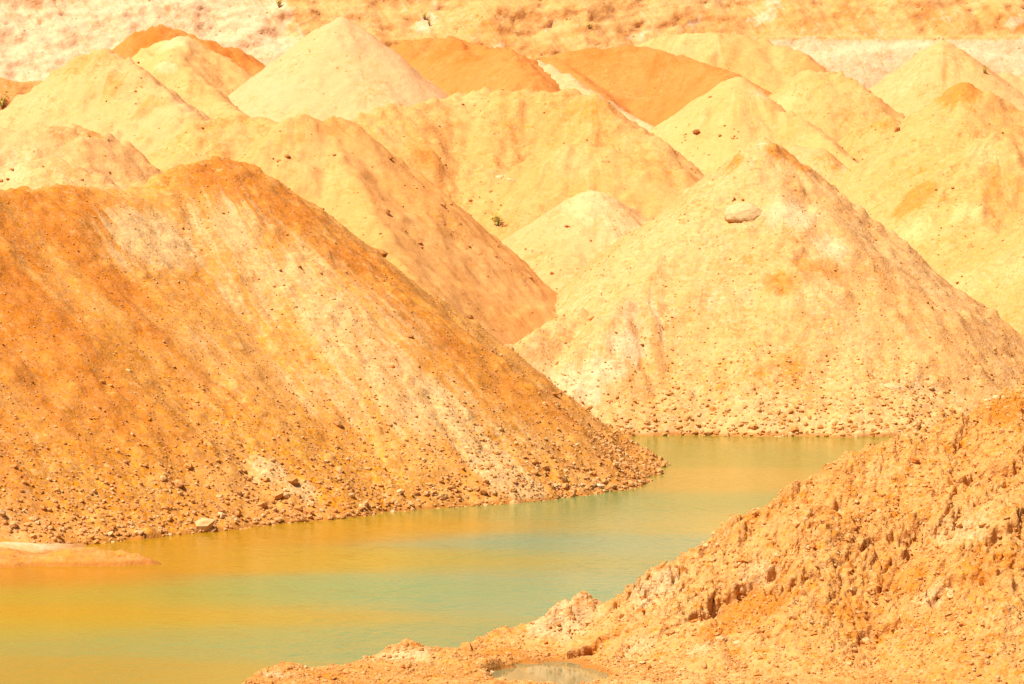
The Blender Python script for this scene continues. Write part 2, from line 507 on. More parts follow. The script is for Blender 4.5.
# the big orange heap at the water
heap('F', [[(-200, 186, 129), (-80, 189, 133), (0, 190, 135.6), (60, 187, 137.5), (120, 189, 139.7), (150, 187, 140.8), (172, 171, 141.8), (190, 164, 142.4),
            (215, 160, 143), (245, 165, 144), (285, 190, 145), (320, 222, 145.6), (370, 265, 146), (400, 298, 146.3), (440, 325, 146.6),
            (490, 356, 147), (550, 396, 147.3), (610, 430, 147.6), (640, 447, 148.2)]],
     M_orange, 'big orange stony heap sloping down to the far edge of the pond',
     slope=0.80, rnd=0.4, seed=11, gravel=0.55, rough=0.55, spurs=0,
     patches=[('r', 215, 172, 2.4, .9), ('r', 290, 208, 2.0, .9), ('r', 350, 258, 1.8, .9), ('r', 400, 312, 1.4, .8), ('r', 450, 345, 1.4, .8), ('r', 510, 385, 1.4, .7), ('r', 560, 415, 1.4, .6),
              ('r', 30, 230, 4, .75), ('r', 10, 310, 4, .8), ('r', 60, 390, 3.6, .6), ('r', 190, 380, 2.4, .45), ('r', 5, 450, 4, .5),
              ('r', 80, 205, 2.2, .7), ('r', 115, 290, 1.6, .9), ('r', 150, 330, 1.4, .6), ('r', 250, 400, 2, .5), ('r', 20, 500, 3, .3),
              ('p', 150, 240, 1.8, 1.3), ('p', 120, 258, 1.0, .7), ('p', 235, 230, 2.2, .75), ('p', 290, 275, 2.6, .75), ('p', 230, 300, 1.6, .6), ('p', 340, 320, 2.8, .8), ('p', 390, 365, 2.4, .75),
              ('p', 440, 410, 3.2, .8), ('p', 320, 390, 2.6, .6), ('p', 360, 330, 4.0, .7), ('p', 270, 290, 3.4, .6), ('p', 520, 440, 2.4, .5), ('p', 488, 455, 0.9, 2.2), ('p', 500, 470, 1.0, 2.2), ('p', 518, 482, 0.9, 2.0), ('p', 484, 450, 0.5, 1.2), ('p', 268, 470, .8, 1.1),
              ('p', 300, 490, .7, 1.1), ('p', 30, 535, 2.0, .6), ('p', 200, 340, 1.2, .5), ('p', 60, 300, 1.0, .35), ('p', 480, 420, 1.6, .4),
              ('g', 350, 480, 5, 1.0), ('g', 150, 500, 5, 1.0), ('g', 500, 450, 4, 1.0), ('g', 60, 480, 4, .9), ('g', 250, 440, 4, .85)])
# front sandy heap on the right
heap('P', [[(490, 362, 164), (505, 352, 165), (540, 331, 167), (580, 312, 169), (640, 268, 172), (680, 215, 174), (730, 165, 176), (748, 150, 176.5), (763, 137, 176.5),
            (776, 149, 176.5), (800, 166, 176.6), (850, 209, 176.8), (910, 260, 177), (960, 318, 177.5), (1024, 368, 178), (1060, 395, 178)],
           [(575, 352, 165.5), (610, 318, 167), (640, 285, 169), (665, 250, 171), (700, 220, 172.4), (735, 204, 173), (780, 193, 173), (820, 206, 173), (860, 243, 172.4), (900, 290, 171.5), (950, 350, 170.5)],
           [(800, 285, 169.2), (850, 330, 167.8), (910, 385, 165.3)]],
     M_front, 'big sandy heap with a boulder below its pointed top, rising straight from the water',
     slope=0.84, rnd=0.35, seed=23, gravel=0.45, rough=0.8, spurs=2,
     patches=[('p', 625, 345, 1.0, 1.1), ('p', 605, 370, 1.0, 1.1), ('p', 585, 392, 1.0, 1.1), ('p', 790, 215, 1.4, .9), ('p', 830, 250, 1.2, .8), ('r', 775, 150, .45, 1.4), ('r', 787, 157, .45, 1.4), ('r', 800, 167, .45, 1.4), ('r', 735, 162, .45, 1.4), ('r', 815, 270, 1.0, .8), ('r', 780, 285, .9, .8), ('r', 810, 245, 1.2, .45), ('r', 720, 385, 1.6, .4), ('r', 780, 370, 1.4, .5), ('r', 590, 330, .8, .4),
              ('p', 640, 320, 2.6, .55), ('p', 700, 260, 2, .4), ('p', 800, 230, 1.6, .45), ('p', 570, 380, 1.5, .7), ('p', 720, 300, 2.4, .45), ('p', 860, 320, 1.8, .4), ('p', 920, 390, 1.6, .5),
              ('g', 780, 390, 4, .9), ('g', 680, 400, 4, .8), ('g', 900, 400, 4, .9), ('g', 560, 340, 1.5, .8)])
heap('E', [[(255, 165, 175), (283, 124, 175.5), (297, 114, 176), (320, 121, 176.5), (342, 119, 177), (356, 132, 177.5), (400, 178, 179), (440, 209, 180), (480, 239, 181.5), (530, 282, 183), (575, 313, 184.5), (600, 330, 185)],
           [(320, 121, 176.5), (380, 230, 169), (420, 300, 165)]],
     M_peach, 'smooth peach orange slope between the stony orange heap and the ochre heap',
     slope=0.86, rnd=0.3, seed=33, spurs=1, gravel=0.2, rough=0.65,
     patches=[('r', 330, 125, 1.2, .6), ('r', 350, 150, 1.2, .4), ('r', 470, 270, 2, .35), ('r', 290, 140, 1, .5), ('p', 320, 180, 2.5, .5), ('p', 370, 210, 2, .35), ('g', 450, 225, 1, .9), ('g', 520, 275, 1, .9)])
heap('J', [[(480, 266, 192), (520, 232, 192), (555, 209, 192), (575, 196, 192), (590, 191, 192), (605, 195, 192), (635, 214, 192.3), (670, 245, 193)]],
     M_cream, 'small pale pointed heap in the hollow before the ochre heap',
     slope=0.80, rnd=0.5, seed=37, gravel=0.2, rough=0.75,
     patches=[('p', 595, 203, 1.6, 1.1), ('p', 625, 235, 2.0, .9), ('p', 580, 230, 1.5, .5), ('r', 540, 250, 1.2, .4), ('r', 530, 270, 1.0, .4)])
heap('G', [[(340, 130, 206), (370, 112, 208), (440, 100, 211), (462, 92, 212), (500, 89, 212), (530, 93, 212), (575, 91, 212), (592, 99, 211), (625, 125, 209.5), (650, 139, 208.5), (670, 157, 208), (695, 182, 208), (720, 205, 208)],
           [(500, 89, 212), (470, 170, 206), (455, 215, 203)]],
     M_ochre, 'broad ochre yellow heap with a white rock on its face',
     slope=0.82, rnd=0.45, seed=41, gravel=0.3, rough=1.0,
     patches=[('r', 590, 108, 1.5, .6), ('r', 420, 155, 2.4, .5), ('r', 390, 120, 2.5, .3), ('r', 640, 165, 2, .45), ('r', 600, 160, 2.4, .35), ('r', 370, 135, 2, .4), ('p', 505, 180, .6, 1.3), ('p', 470, 100, 1.6, .6), ('p', 620, 140, 1.0, .4), ('g', 460, 215, 2, .8), ('g', 510, 125, 1, .7)])
heap('G2', [[(530, 160, 205), (560, 147, 205), (585, 142, 205), (615, 152, 204.5), (655, 165, 204), (680, 171, 204), (702, 190, 204), (720, 210, 204)]],
     M_peach, 'low peach shoulder in front of the ochre heap, carrying the orange rock', slope=0.82, rnd=0.5, seed=42, gravel=0.3, rough=0.9,
     patches=[('r', 660, 175, 1.5, .4), ('p', 570, 165, 2.0, .6), ('p', 610, 150, .8, .5)])
heap('O2', [[(840, 262, 197), (880, 228, 198), (920, 188, 199), (950, 158, 199.5), (975, 140, 200), (1000, 136, 200), (1030, 146, 200), (1060, 160, 200)]],
     M_ochre, 'ochre heap with pale blotches leaning against the orange capped heap', slope=0.82, rnd=0.5, seed=63, gravel=0.35, rough=1.0,
     patches=[('r', 920, 196, .8, 1.5), ('r', 905, 210, .6, 1.4), ('p', 985, 155, 1.0, .9), ('p', 915, 232, 1.1, .9), ('p', 970, 215, 1.1, .9), ('r', 1010, 175, 1.5, .4)])
heap('A3', [[(140, 84, 231), (152, 72, 231), (166, 62, 231), (184, 68, 230.5), (212, 92, 229), (238, 116, 227)]],
     M_yellow, 'small yellow heap tucked between the long cream heap and the pale pyramid', slope=0.82, rnd=0.3, seed=84, gravel=0.2, rough=0.8,
     patches=[('p', 166, 66, .8, 1.0), ('r', 195, 90, 1.0, .5)])
heap('L2', [[(795, 146, 214), (818, 147, 213.5), (845, 168, 212), (882, 199, 210.5), (925, 240, 209)]],
     M_front, 'narrow peach ridge lying along the right side of the yellow pyramid', slope=0.84, rnd=0.3, seed=48, gravel=0.3, rough=0.7,
     patches=[('r', 830, 160, 1.4, .6), ('r', 870, 190, 1.2, .5), ('p', 790, 130, .8, .7)])
heap('M2', [[(840, 142, 228), (862, 126, 228), (885, 117, 228), (908, 128, 227.5), (940, 156, 226)]],
     M_ochre, 'small ochre heap in the dip under the tall cream cone', slope=0.82, rnd=0.3, seed=54, gravel=0.3, rough=0.9,
     patches=[('r', 880, 125, 1.0, .7), ('p', 905, 135, .8, .6)])
heap('C2', [[(-40, 172, 178), (0, 168, 178), (40, 160, 178), (62, 162, 178), (92, 172, 178), (135, 194, 178)]],
     M_cream, 'low pinkish cream heap just behind the crest of the stony orange heap', slope=0.82, rnd=0.4, seed=90, gravel=0.45, rough=0.9,
     patches=[('p', 15, 175, 1.5, .8), ('r', 75, 172, 1.0, .4)])
heap('S', [[(520, 58, 238), (532, 59, 237), (548, 66, 236), (578, 84, 234), (610, 104, 232), (655, 131, 229), (690, 158, 227)]],
     M_pale, 'pale cream heap with a long straight edge under the rust slope', slope=0.82, rnd=0.35, seed=43, gravel=0.3, rough=0.6,
     patches=[('r', 560, 70, 1, .2)])
heap('L', [[(640, 155, 226), (665, 132, 225.5), (690, 106, 225), (715, 89, 224.5), (735, 76, 224), (748, 86, 223.5), (775, 107, 222.5), (800, 120, 221), (830, 143, 219), (862, 172, 216), (900, 210, 213), (930, 240, 211)]],
     M_yellow, 'bright yellow sand pyramid with a long ridge running behind the boulder heap', slope=0.80, rnd=0.3, seed=47, gravel=0.12, rough=0.7,
     patches=[('r', 790, 130, 1.2, .4), ('r', 840, 175, 1.6, .4), ('p', 760, 95, .8, .8), ('p', 700, 120, 2.2, .4)])
heap('M', [[(770, 104, 240), (790, 84, 240), (812, 71, 240), (830, 72, 240), (850, 80, 239.5), (868, 98, 239), (885, 116, 238), (915, 132, 236), (935, 150, 235)]],
     M_ochre, 'rounded ochre heap between the yellow pyramid and the tall cone', slope=0.80, rnd=0.4, seed=53, gravel=0.25, rough=0.9,
     patches=[('p', 785, 103, 1.2, .9), ('p', 860, 95, 1.0, .7), ('r', 850, 120, 1.4, .4), ('r', 800, 110, 2, .2)])
heap('N', [[(850, 112, 252), (870, 92, 252), (905, 66, 252), (930, 48, 252), (944, 41, 252), (958, 50, 251.5), (985, 72, 250), (1010, 95, 249), (1045, 118, 248)]],
     M_cream, 'tall cream cone in front of the white rock band', slope=0.78, rnd=0.4, seed=59, gravel=0.15, rough=0.6,
     patches=[('p', 905, 85, 2.0, .5), ('r', 980, 75, .8, .4)])
heap('O', [[(835, 198, 204), (860, 180, 204.5), (895, 150, 205), (925, 121, 205.5), (948, 93, 206), (962, 84, 206), (980, 88, 206), (1000, 101, 206), (1030, 116, 206), (1060, 130, 206)],
           [(985, 92, 206), (960, 190, 200)]],
     M_ochre, 'wide ochre heap with an orange cap, on the right behind the boulder heap', slope=0.82, rnd=0.4, seed=61, gravel=0.3, rough=1.0,
     patches=[('r', 958, 92, 1.1, 1.6), ('r', 920, 178, 1.0, .8), ('r', 905, 190, .8, .8), ('r', 1010, 150, 2, .35), ('p', 980, 160, 1.2, .6), ('p', 915, 232, 1.2, .7), ('p', 970, 215, 1.2, .6), ('p', 990, 140, .8, .6)])
heap('Q', [[(930, 285, 190), (950, 272, 190), (985, 246, 190), (1024, 222, 190), (1060, 200, 190)]],
     M_peach, 'low peach stony heap tucked behind the right flank of the boulder heap', slope=0.80, rnd=0.8, seed=67, gravel=0.5, rough=1.0,
     patches=[('p', 960, 290, 2, .8), ('p', 1010, 270, 2, .7)])
heap('B', [[(215, 112, 237), (255, 79, 236), (290, 52, 235.5), (320, 28, 235), (338, 17, 235), (352, 24, 235), (375, 45, 234.5), (410, 74, 234), (438, 99, 233), (465, 122, 232)]],
     M_pale, 'tall pale yellow sand pyramid with fluted sides', slope=0.80, rnd=0.2, spurs=4, seed=71, gravel=0.08, rough=0.55, flute=0.12,
     patches=[('r', 330, 60, 3, -.1)])
heap('D', [[(130, 195, 198), (165, 160, 199), (195, 128, 200), (230, 117, 201), (262, 120, 201), (285, 130, 200), (300, 150, 199)]],
     M_ochre, 'low rounded sandy heap at the foot of the tall pale pyramid', slope=0.78, rnd=0.6, seed=73, gravel=0.35, rough=1.0,
     patches=[('r', 230, 125, 1.4, .5), ('r', 260, 135, 1.4, .3), ('p', 180, 150, 1.6, .4)])
heap('A', [[(-40, 160, 221), (0, 129, 221), (50, 84, 222), (66, 66, 222), (85, 56, 222), (104, 50, 222), (125, 60, 221), (150, 80, 219), (180, 106, 216), (205, 128, 213), (222, 148, 211)],
           ],
     M_cream, 'long cream yellow heap with a ridge stepping down to its right', slope=0.82, rnd=0.3, seed=79, gravel=0.2, rough=0.95,
     patches=[('r', 85, 65, 1.8, .6), ('r', 120, 85, 1.6, .6), ('r', 145, 105, 1.4, .5), ('r', 195, 120, 1.0, .5), ('p', 40, 105, 2.2, .5), ('p', 60, 120, 1.5, .4)])
heap('A2', [[(125, 66, 243), (155, 46, 243), (170, 41, 243), (181, 35, 243), (200, 46, 243), (225, 58, 243), (258, 78, 243), (285, 98, 243)],
            [(182, 37, 243), (165, 62, 238), (200, 100, 233)]],
     M_yellow, 'pale yellow heap with a white top, before the rust ridge', slope=0.80, rnd=0.35, seed=83, gravel=0.12, rough=0.9,
     patches=[('p', 175, 42, 1.5, .9), ('p', 165, 65, 1.0, .6)])
heap('C', [[(-40, 133, 188), (0, 131, 188), (35, 125, 188.5), (70, 127, 189), (98, 131, 189.5), (118, 148, 190), (150, 170, 190.5), (180, 190, 191)]],
     M_front, 'low sandy heap with a yellow patch, behind the crest of the stony orange heap', slope=0.80, rnd=0.5, seed=89, gravel=0.3, rough=1.0,
     patches=[('r', 85, 133, 1.2, .5), ('r', 40, 130, 1.5, .3), ('p', 15, 165, 2, .5)])
heap('R', [[(120, 60, 264), (140, 47, 264), (146, 31, 264), (160, 27, 264), (180, 33, 264), (205, 40, 264), (235, 49, 264), (262, 68, 264), (290, 90, 264)]],
     M_rust, 'narrow rust orange ridge in front of the pink cliff', slope=0.85, rnd=0.5, seed=97, gravel=0.3, rough=1.0,
     patches=[('r', 150, 38, 1.5, .9), ('r', 230, 55, 2, .7)])
heap('H', [[(370, 62, 247), (388, 48, 247), (405, 42, 247), (430, 40, 247), (452, 38, 247), (475, 45, 244), (500, 50, 240), (517, 57, 236), (528, 74, 233)],
           [(452, 38, 245), (480, 62, 239), (505, 85, 234)]],
     M_rust, 'rust orange heap between the pale pyramid and the cream slope', slope=0.80, rnd=0.6, seed=101, gravel=0.2, rough=0.9,
     patches=[('r', 450, 48, 1.8, .8), ('r', 470, 58, 1.5, .6), ('p', 500, 55, 1.5, .4)])
heap('K', [[(535, 60, 252), (552, 55, 252), (580, 50, 252), (610, 48, 252), (640, 46, 252), (665, 52, 251), (690, 60, 250), (730, 72, 248), (760, 88, 247)],
           [(552, 55, 252), (600, 95, 245)], [(730, 72, 248), (700, 110, 241)]],
     M_rust, 'broad rust orange slope filling the gap behind the yellow pyramid', slope=0.80, rnd=0.5, seed=103, gravel=0.15, rough=0.6,
     patches=[('r', 600, 55, 1.6, .5), ('r', 660, 62, 2.0, .5), ('r', 640, 100, 2.5, .25), ('r', 720, 72, 1.2, .5)])
heap('K2', [[(630, 52, 266), (655, 38, 266), (690, 32, 266), (720, 34, 266), (745, 38, 266), (770, 44, 266), (792, 50, 265), (815, 69, 264), (840, 88, 263)]],
     M_peach, 'rounded peach heap under the white rock band', slope=0.76, rnd=0.5, spurs=2, seed=107, gravel=0.2, rough=0.8,
     patches=[('p', 690, 45, 3, .8), ('p', 770, 60, 2.0, .5), ('p', 650, 42, 2, .6)])
heap('T', [[(975, 78, 262), (1000, 72, 262), (1030, 80, 262), (1060, 88, 262)]],
     M_cream, 'cream heap half hidden behind the tall cone at the white rock band', slope=0.78, rnd=0.7, seed=109, gravel=0.2, rough=0.8)

# the clod bank on the near shore: spit, puddle hollow and high mound
PUD = [(470, 672), (500, 663), (545, 664), (588, 672), (592, 684), (560, 695), (500, 692)]
def bank_extra(X, Y, Z):
    Z = Z + 0.0
    px = 512 + X / Y * F_PX
    edge = np.interp(px, [225, 245, 262, 285, 330, 352, 372, 405, 455, 500, 540, 600, 680],
                     [87.5, 89.9, 91.0, 91.8, 91.9, 92.2, 93.2, 94.6, 95.0, 95.6, 96.2, 96.3, 96.2]) + 0.18 * perlin(X * 1.7, X * 0, 203)
    b = 0.14 + 0.07 * fbm(X * 0.8, Y * 0.8, 201, 3)
    bx = sstep(0.25, -0.35, Y - edge)
    Z = np.maximum(Z, b * bx - (1 - bx) * 1.2)
    p = at(548, 684, 90.7)
    r = np.hypot((X - p[0]) / 1.35, (Y - p[1]) / 2.3) + 0.16 * fbm(X * 1.2, Y * 1.2, 205, 2)
    Z = Z - (1 - sstep(0.75, 1.15, r)) * (np.maximum(Z, -0.12) + 0.12)
    # dug-out hollows with a steep lip, and swollen shoulders
    for px_, py_, D_, rx, ry, dep in ((750, 612, 93.6, 0.95, 0.75, 0.42), (705, 628, 93.0, 0.5, 0.5, 0.28), (800, 630, 92.6, 0.7, 0.5, 0.25), (900, 560, 94.4, 0.8, 0.6, 0.26), (985, 500, 95.8, 0.9, 0.6, 0.26),
                                      (830, 520, 95.6, 0.7, 0.45, 0.24), (960, 640, 91.6, 0.9, 0.6, 0.25), (1010, 590, 93, 0.6, 0.6, 0.22), (880, 655, 91.2, 0.7, 0.5, 0.2), (600, 640, 93.6, 0.6, 0.5, 0.18)):
        q = at(px_, py_, D_)
        r = np.hypot((X - q[0] - 0.3 * (Y - q[1])) / rx, (Y - q[1]) / ry) + 0.30 * fbm(X * 1.9, Y * 1.9, 261, 3, 0.6)
        Z = Z - dep * sstep(1.0, 0.72, r) * sstep(-1.4, 0.5, (Y - q[1]) / ry)
    for px_, py_, D_, rx, ry, hh in ((655, 588, 95.6, 0.75, 0.5, 0.30), (575, 612, 95.8, 0.8, 0.5, 0.30), (540, 620, 95.5, 0.5, 0.4, 0.15), (690, 572, 95.9, 0.4, 0.4, 0.22), (735, 540, 96.0, 0.35, 0.4, 0.25), (790, 497, 96.8, 0.4, 0.4, 0.22), (840, 470, 97.3, 0.6, 0.5, 0.22),
                                     (405, 655, 93.3, 0.8, 0.9, 0.16), (440, 662, 92.6, 0.6, 0.8, 0.15), (285, 672, 91.6, 0.6, 0.7, 0.10), (820, 560, 94.6, 0.9, 0.6, 0.25), (930, 600, 93.2, 0.9, 0.6, 0.25), (650, 640, 93.2, 0.8, 0.7, 0.28)):
        q = at(px_, py_, D_)
        r = np.hypot((X - q[0]) / rx, (Y - q[1]) / ry) + 0.22 * fbm(X * 1.5, Y * 1.5, 265, 3, 0.6)
        Z = Z + hh * sstep(1.1, 0.35, r)
    amp = np.maximum(sstep(-0.15, 1.6, Z), 0.32 * sstep(0.0, 0.15, Z))
    for sc, a, sd in ((0.7, 0.55, 211), (2.1, 0.13, 215), (4.8, 0.085, 219), (9.5, 0.05, 223)):
        wx = X + 0.35 / sc * perlin(X * sc * 1.3, Y * sc * 1.3, sd + 1)
        wy = Y + 0.35 / sc * perlin(X * sc * 1.3, Y * sc * 1.3, sd + 2)
        d, v = worley(wx * sc, wy * sc * 0.8, sd)
        m = 0.45 + 0.55 * sstep(-0.3, 0.5, fbm(X * sc * 0.35, Y * sc * 0.35, sd + 3, 2))
        Z = Z + a * (v - 0.35) * sstep(0.66, 0.30, d) * amp * m
    for sc, a, sd in ((1.1, 0.22, 241), (2.7, 0.13, 245), (6.0, 0.07, 249)):        # open cracks between clods
        n = fbm((X + Y) * sc * 0.5, (X - Y) * sc * 0.8, sd, 4, 0.6)
        Z = Z - a * amp * np.maximum(0, 1 - np.abs(n) * 7) * sstep(-0.1, 0.4, perlin(X * sc * 0.4, Y * sc * 0.4, sd + 9))
    return Z + 0.06 * fbm(X * 4, Y * 4, 231, 4, 0.65) * amp
M_bank = earth_mat('clod_earth', (0.59, 0.27, 0.078), (0.61, 0.325, 0.12), rust=(0.53, 0.18, 0.024), pale=(0.62, 0.40, 0.20), grain=1.0, streak=0.1, pix=0.026, ms=3.0, mott=0.8, relief=1.0)
heap('bank', [[(1090, 350, 100), (1024, 385, 99.3), (985, 409, 98.8), (940, 425, 98.4), (885, 444, 98), (850, 462, 97.6), (820, 478, 97.2), (795, 492, 97), (770, 508, 96.7), (740, 535, 96.3), (705, 556, 96), (685, 569, 95.8)],
              [(685, 572, 96), (655, 583, 96), (640, 594, 96), (618, 606, 96), (590, 612, 96), (562, 610, 96), (538, 617, 96), (510, 627, 95.8), (490, 640, 95.5), (455, 648, 95)],
              [(685, 572, 96), (645, 620, 94.2), (610, 655, 92.5), (640, 690, 90)], [(740, 535, 96.3), (700, 600, 93.8), (720, 660, 90.5)],
              [(850, 462, 97.6), (800, 590, 92.5)], [(1024, 385, 99.3), (1000, 600, 91)],
              [(455, 649, 94.5), (430, 650, 94), (405, 650, 93.7), (385, 656, 93.3), (368, 661, 92.6)], [(420, 664, 92), (450, 682, 90.5)], [(375, 664, 92.4), (330, 670, 92), (285, 669, 91.7), (262, 674, 91.2), (246, 680, 90.8)], [(300, 676, 90.8), (340, 685, 90), (400, 684, 90)]],
     M_bank, 'near bank of lumpy peach clods with orange stains, hiding the end of the pond',
     slope=0.62, back=0.95, rnd=0.25, spurs=0, res=0.034, seed=113, gravel=0.5, rough=0.35, toe=0, extra=bank_extra, xlim=(-7.2, 14.5), ylim=(86.5, 102.0),
     name='clod_bank', cat='bank',
     patches=[('r', 740, 610, .9, .9), ('r', 770, 600, .7, .9), ('r', 715, 630, .6, .8), ('r', 900, 590, 1.0, .6), ('r', 1000, 560, 1.2, .6), ('r', 850, 615, .9, .7), ('r', 960, 660, .8, .5), ('r', 840, 520, .8, .6), ('r', 1010, 410, .9, .9), ('r', 760, 520, .6, .6), ('r', 600, 650, .5, .5), ('r', 320, 675, .5, .9), ('r', 500, 655, .7, .8),
              ('p', 565, 618, 1.0, 1.1), ('p', 655, 590, .7, 1.2), ('p', 405, 658, .8, 1.0), ('p', 540, 625, .5, 1.0), ('p', 640, 650, .6, .8), ('p', 930, 600, .8, .7), ('p', 700, 650, .6, .7), ('p', 760, 575, .9, .7), ('p', 960, 530, 1.2, .7), ('p', 1000, 620, 1.0, .4), ('p', 830, 650, .8, .4), ('p', 280, 675, .5, .9), ('p', 980, 400, .5, .9), ('p', 420, 660, .6, .6), ('p', 880, 480, 1, .4)])

HOBJ = {k: finish_heap(k) for k in HEAPS}

# ------------------------------------------------------------------ mud flat on the far shore
xs = np.linspace(-20.5, -8.5, 150); ys = np.linspace(109, 122.5, 130)
X, Y = np.meshgrid(xs, ys)
Z = np.full(X.shape, -0.35)
def bump(p, rx, ry, h):
    q = at(*p)
    return h * np.exp(-((X - q[0]) / rx) ** 4 - ((Y - q[1]) / ry) ** 2)
Z = Z + bump((20, 552, 118.6), 2.6, 3.6, 0.45) + bump((40, 566, 114.3), 3.0, 1.0, 0.40) + bump((110, 568, 114.2), 1.7, 0.6, 0.36) + bump((-40, 560, 115), 2.0, 4.0, 0.30)
Z = Z + fbm(X * 0.6, Y * 0.6, 301, 4) * 0.06 + np.maximum(0, fbm(X * 2.5, Y * 2.5, 305, 3)) * 0.07 * (Y < 115.6)
tn = np.zeros((X.size, 3)); tn[:, 2] = 0.5
q = at(20, 550, 118.8)
tn[:, 1] = (1.1 * np.exp(-((X - q[0]) / 2.2) ** 4 - ((Y - q[1]) / 2.0) ** 4)).ravel()
tn[:, 0] = (0.9 * sstep(116.2, 115.2, Y)).ravel()
V = np.stack((X, Y, Z), -1).reshape(-1, 3); fl = np.stack((X, Y, X * 0 + 1), -1).reshape(-1, 3)
f = grid_faces(len(xs), len(ys), Z > -0.25)
V, f, at_ = compact(V, f, {'flow': fl, 'tint': tn})
tag(link('mud_flat', mesh_np('mud_flat', V, f, 4, True, at_), M_front), kind='structure')
HEAPS['mud'] = HF(xs, ys, Z)

# ------------------------------------------------------------------ cliff behind
def cliff():
    xs = np.linspace(-48, 48, 520)
    ts = np.linspace(0, 1, 250)
    X, T = np.meshgrid(xs, ts)
    px = 512 + X / 300 * F_PX
    right = sstep(500, 760, px)
    # right: steep white face, shelf, long ochre slope;  left: one even slope from a track
    s = T * 46.0
    zr = np.where(s < 11.5, 8 + s * 0.93, 8 + 10.7 + np.maximum(0, s - 12.3) * 0.68)
    yr = 300 + np.where(s < 11.5, s * 0.55, 11.5 * 0.55 + np.minimum(np.maximum(s - 11.5, 0), 0.8) * 1.4 + np.maximum(0, s - 12.3) * 0.74)
    zl = 8 + s * 0.70
    yl = 292 + s * 0.70
    Zc = zl * (1 - right) + zr * right
    Yc = yl * (1 - right) + yr * right
    # erosion: gullies and lumps push the face in and out
    gull = perlin(X * 0.30 + 0.08 * s, s * 0.03, 401) * 0.8 + perlin(X * 0.9 + 0.3 * s, s * 0.08, 403) * 0.25
    lump = fbm(X * 0.25, s * 0.3, 405, 5, 0.5) * 0.55 + np.maximum(0, fbm(X * 1.1 + 0.5 * s, s * 0.9, 407, 4, 0.6) - 0.2) * 0.35 - 0.12 * np.maximum(0, 1 - np.abs(fbm(X * 0.3 + 0.25 * s, s * 0.35, 417, 4)) * 6)
    up = sstep(11.0, 13.5, s) * right + (1 - right)
    off = gull * up + lump * (0.45 + 0.55 * up)
    for sk in (10.2, 15.2, 18.3, 21.5):
        w_ = s - sk - 0.9 * perlin(X * 0.12, X * 0 + sk, 419) - 0.3 * perlin(X * 0.7, X * 0 + sk, 421)
        off = off + 0.35 * np.tanh(w_ * 5) * sstep(-0.2, 0.3, perlin(X * 0.1, X * 0 + 2 * sk, 423)) * np.exp(-(w_ / 2.5) ** 2)
    Yc = Yc + off * 0.75
    Zc = Zc - off * 0.35 * up
    V = np.stack((X, Yc, Zc), -1).reshape(-1, 3)
    fl = np.stack((X + 0.45 * s, s, X * 0 + 1), -1).reshape(-1, 3)
    tn = np.zeros((X.size, 3))
    white_face = right * sstep(11.6, 10.8, s)
    pink = (1 - sstep(230, 330, px + 60 * perlin(X * 0.15, s * 0.15, 409)))
    blot = sstep(0.30, 0.8, fbm(X * 0.28 - 0.12 * s, s * 0.2, 415, 4)) * 0.8
    tn[:, 1] = np.clip(white_face + pink + blot, 0, 1).ravel()
    low = (1 - right) * sstep(10.6, 10.2, s)
    tn[:, 0] = np.clip(low * 1.0 + 0.45 * np.exp(-((s - 14.0 - 2 * perlin(X * 0.3, X * 0, 411)) / 2.2) ** 2) * sstep(250, 420, px) + 0.10, 0, 1).ravel()
    tn[:, 1] *= (1 - low.ravel())
    tn[:, 2] = 0.35
    o = link('quarry_cliff', mesh_np('quarry_cliff', V, grid_faces(len(xs), len(ts)), 4, True, {'flow': fl, 'tint': tn}),
             earth_mat('cliff_rock', (0.60, 0.335, 0.135), (0.58, 0.30, 0.105), rust=(0.51, 0.225, 0.065), pale=(0.62, 0.41, 0.255), grain=0.8, streak=0.7, pix=0.072))
    tag(o, kind='structure')
    HEAPS['cliff'] = (X, Yc, Zc)
cliff()
CL = HEAPS.pop('cliff')

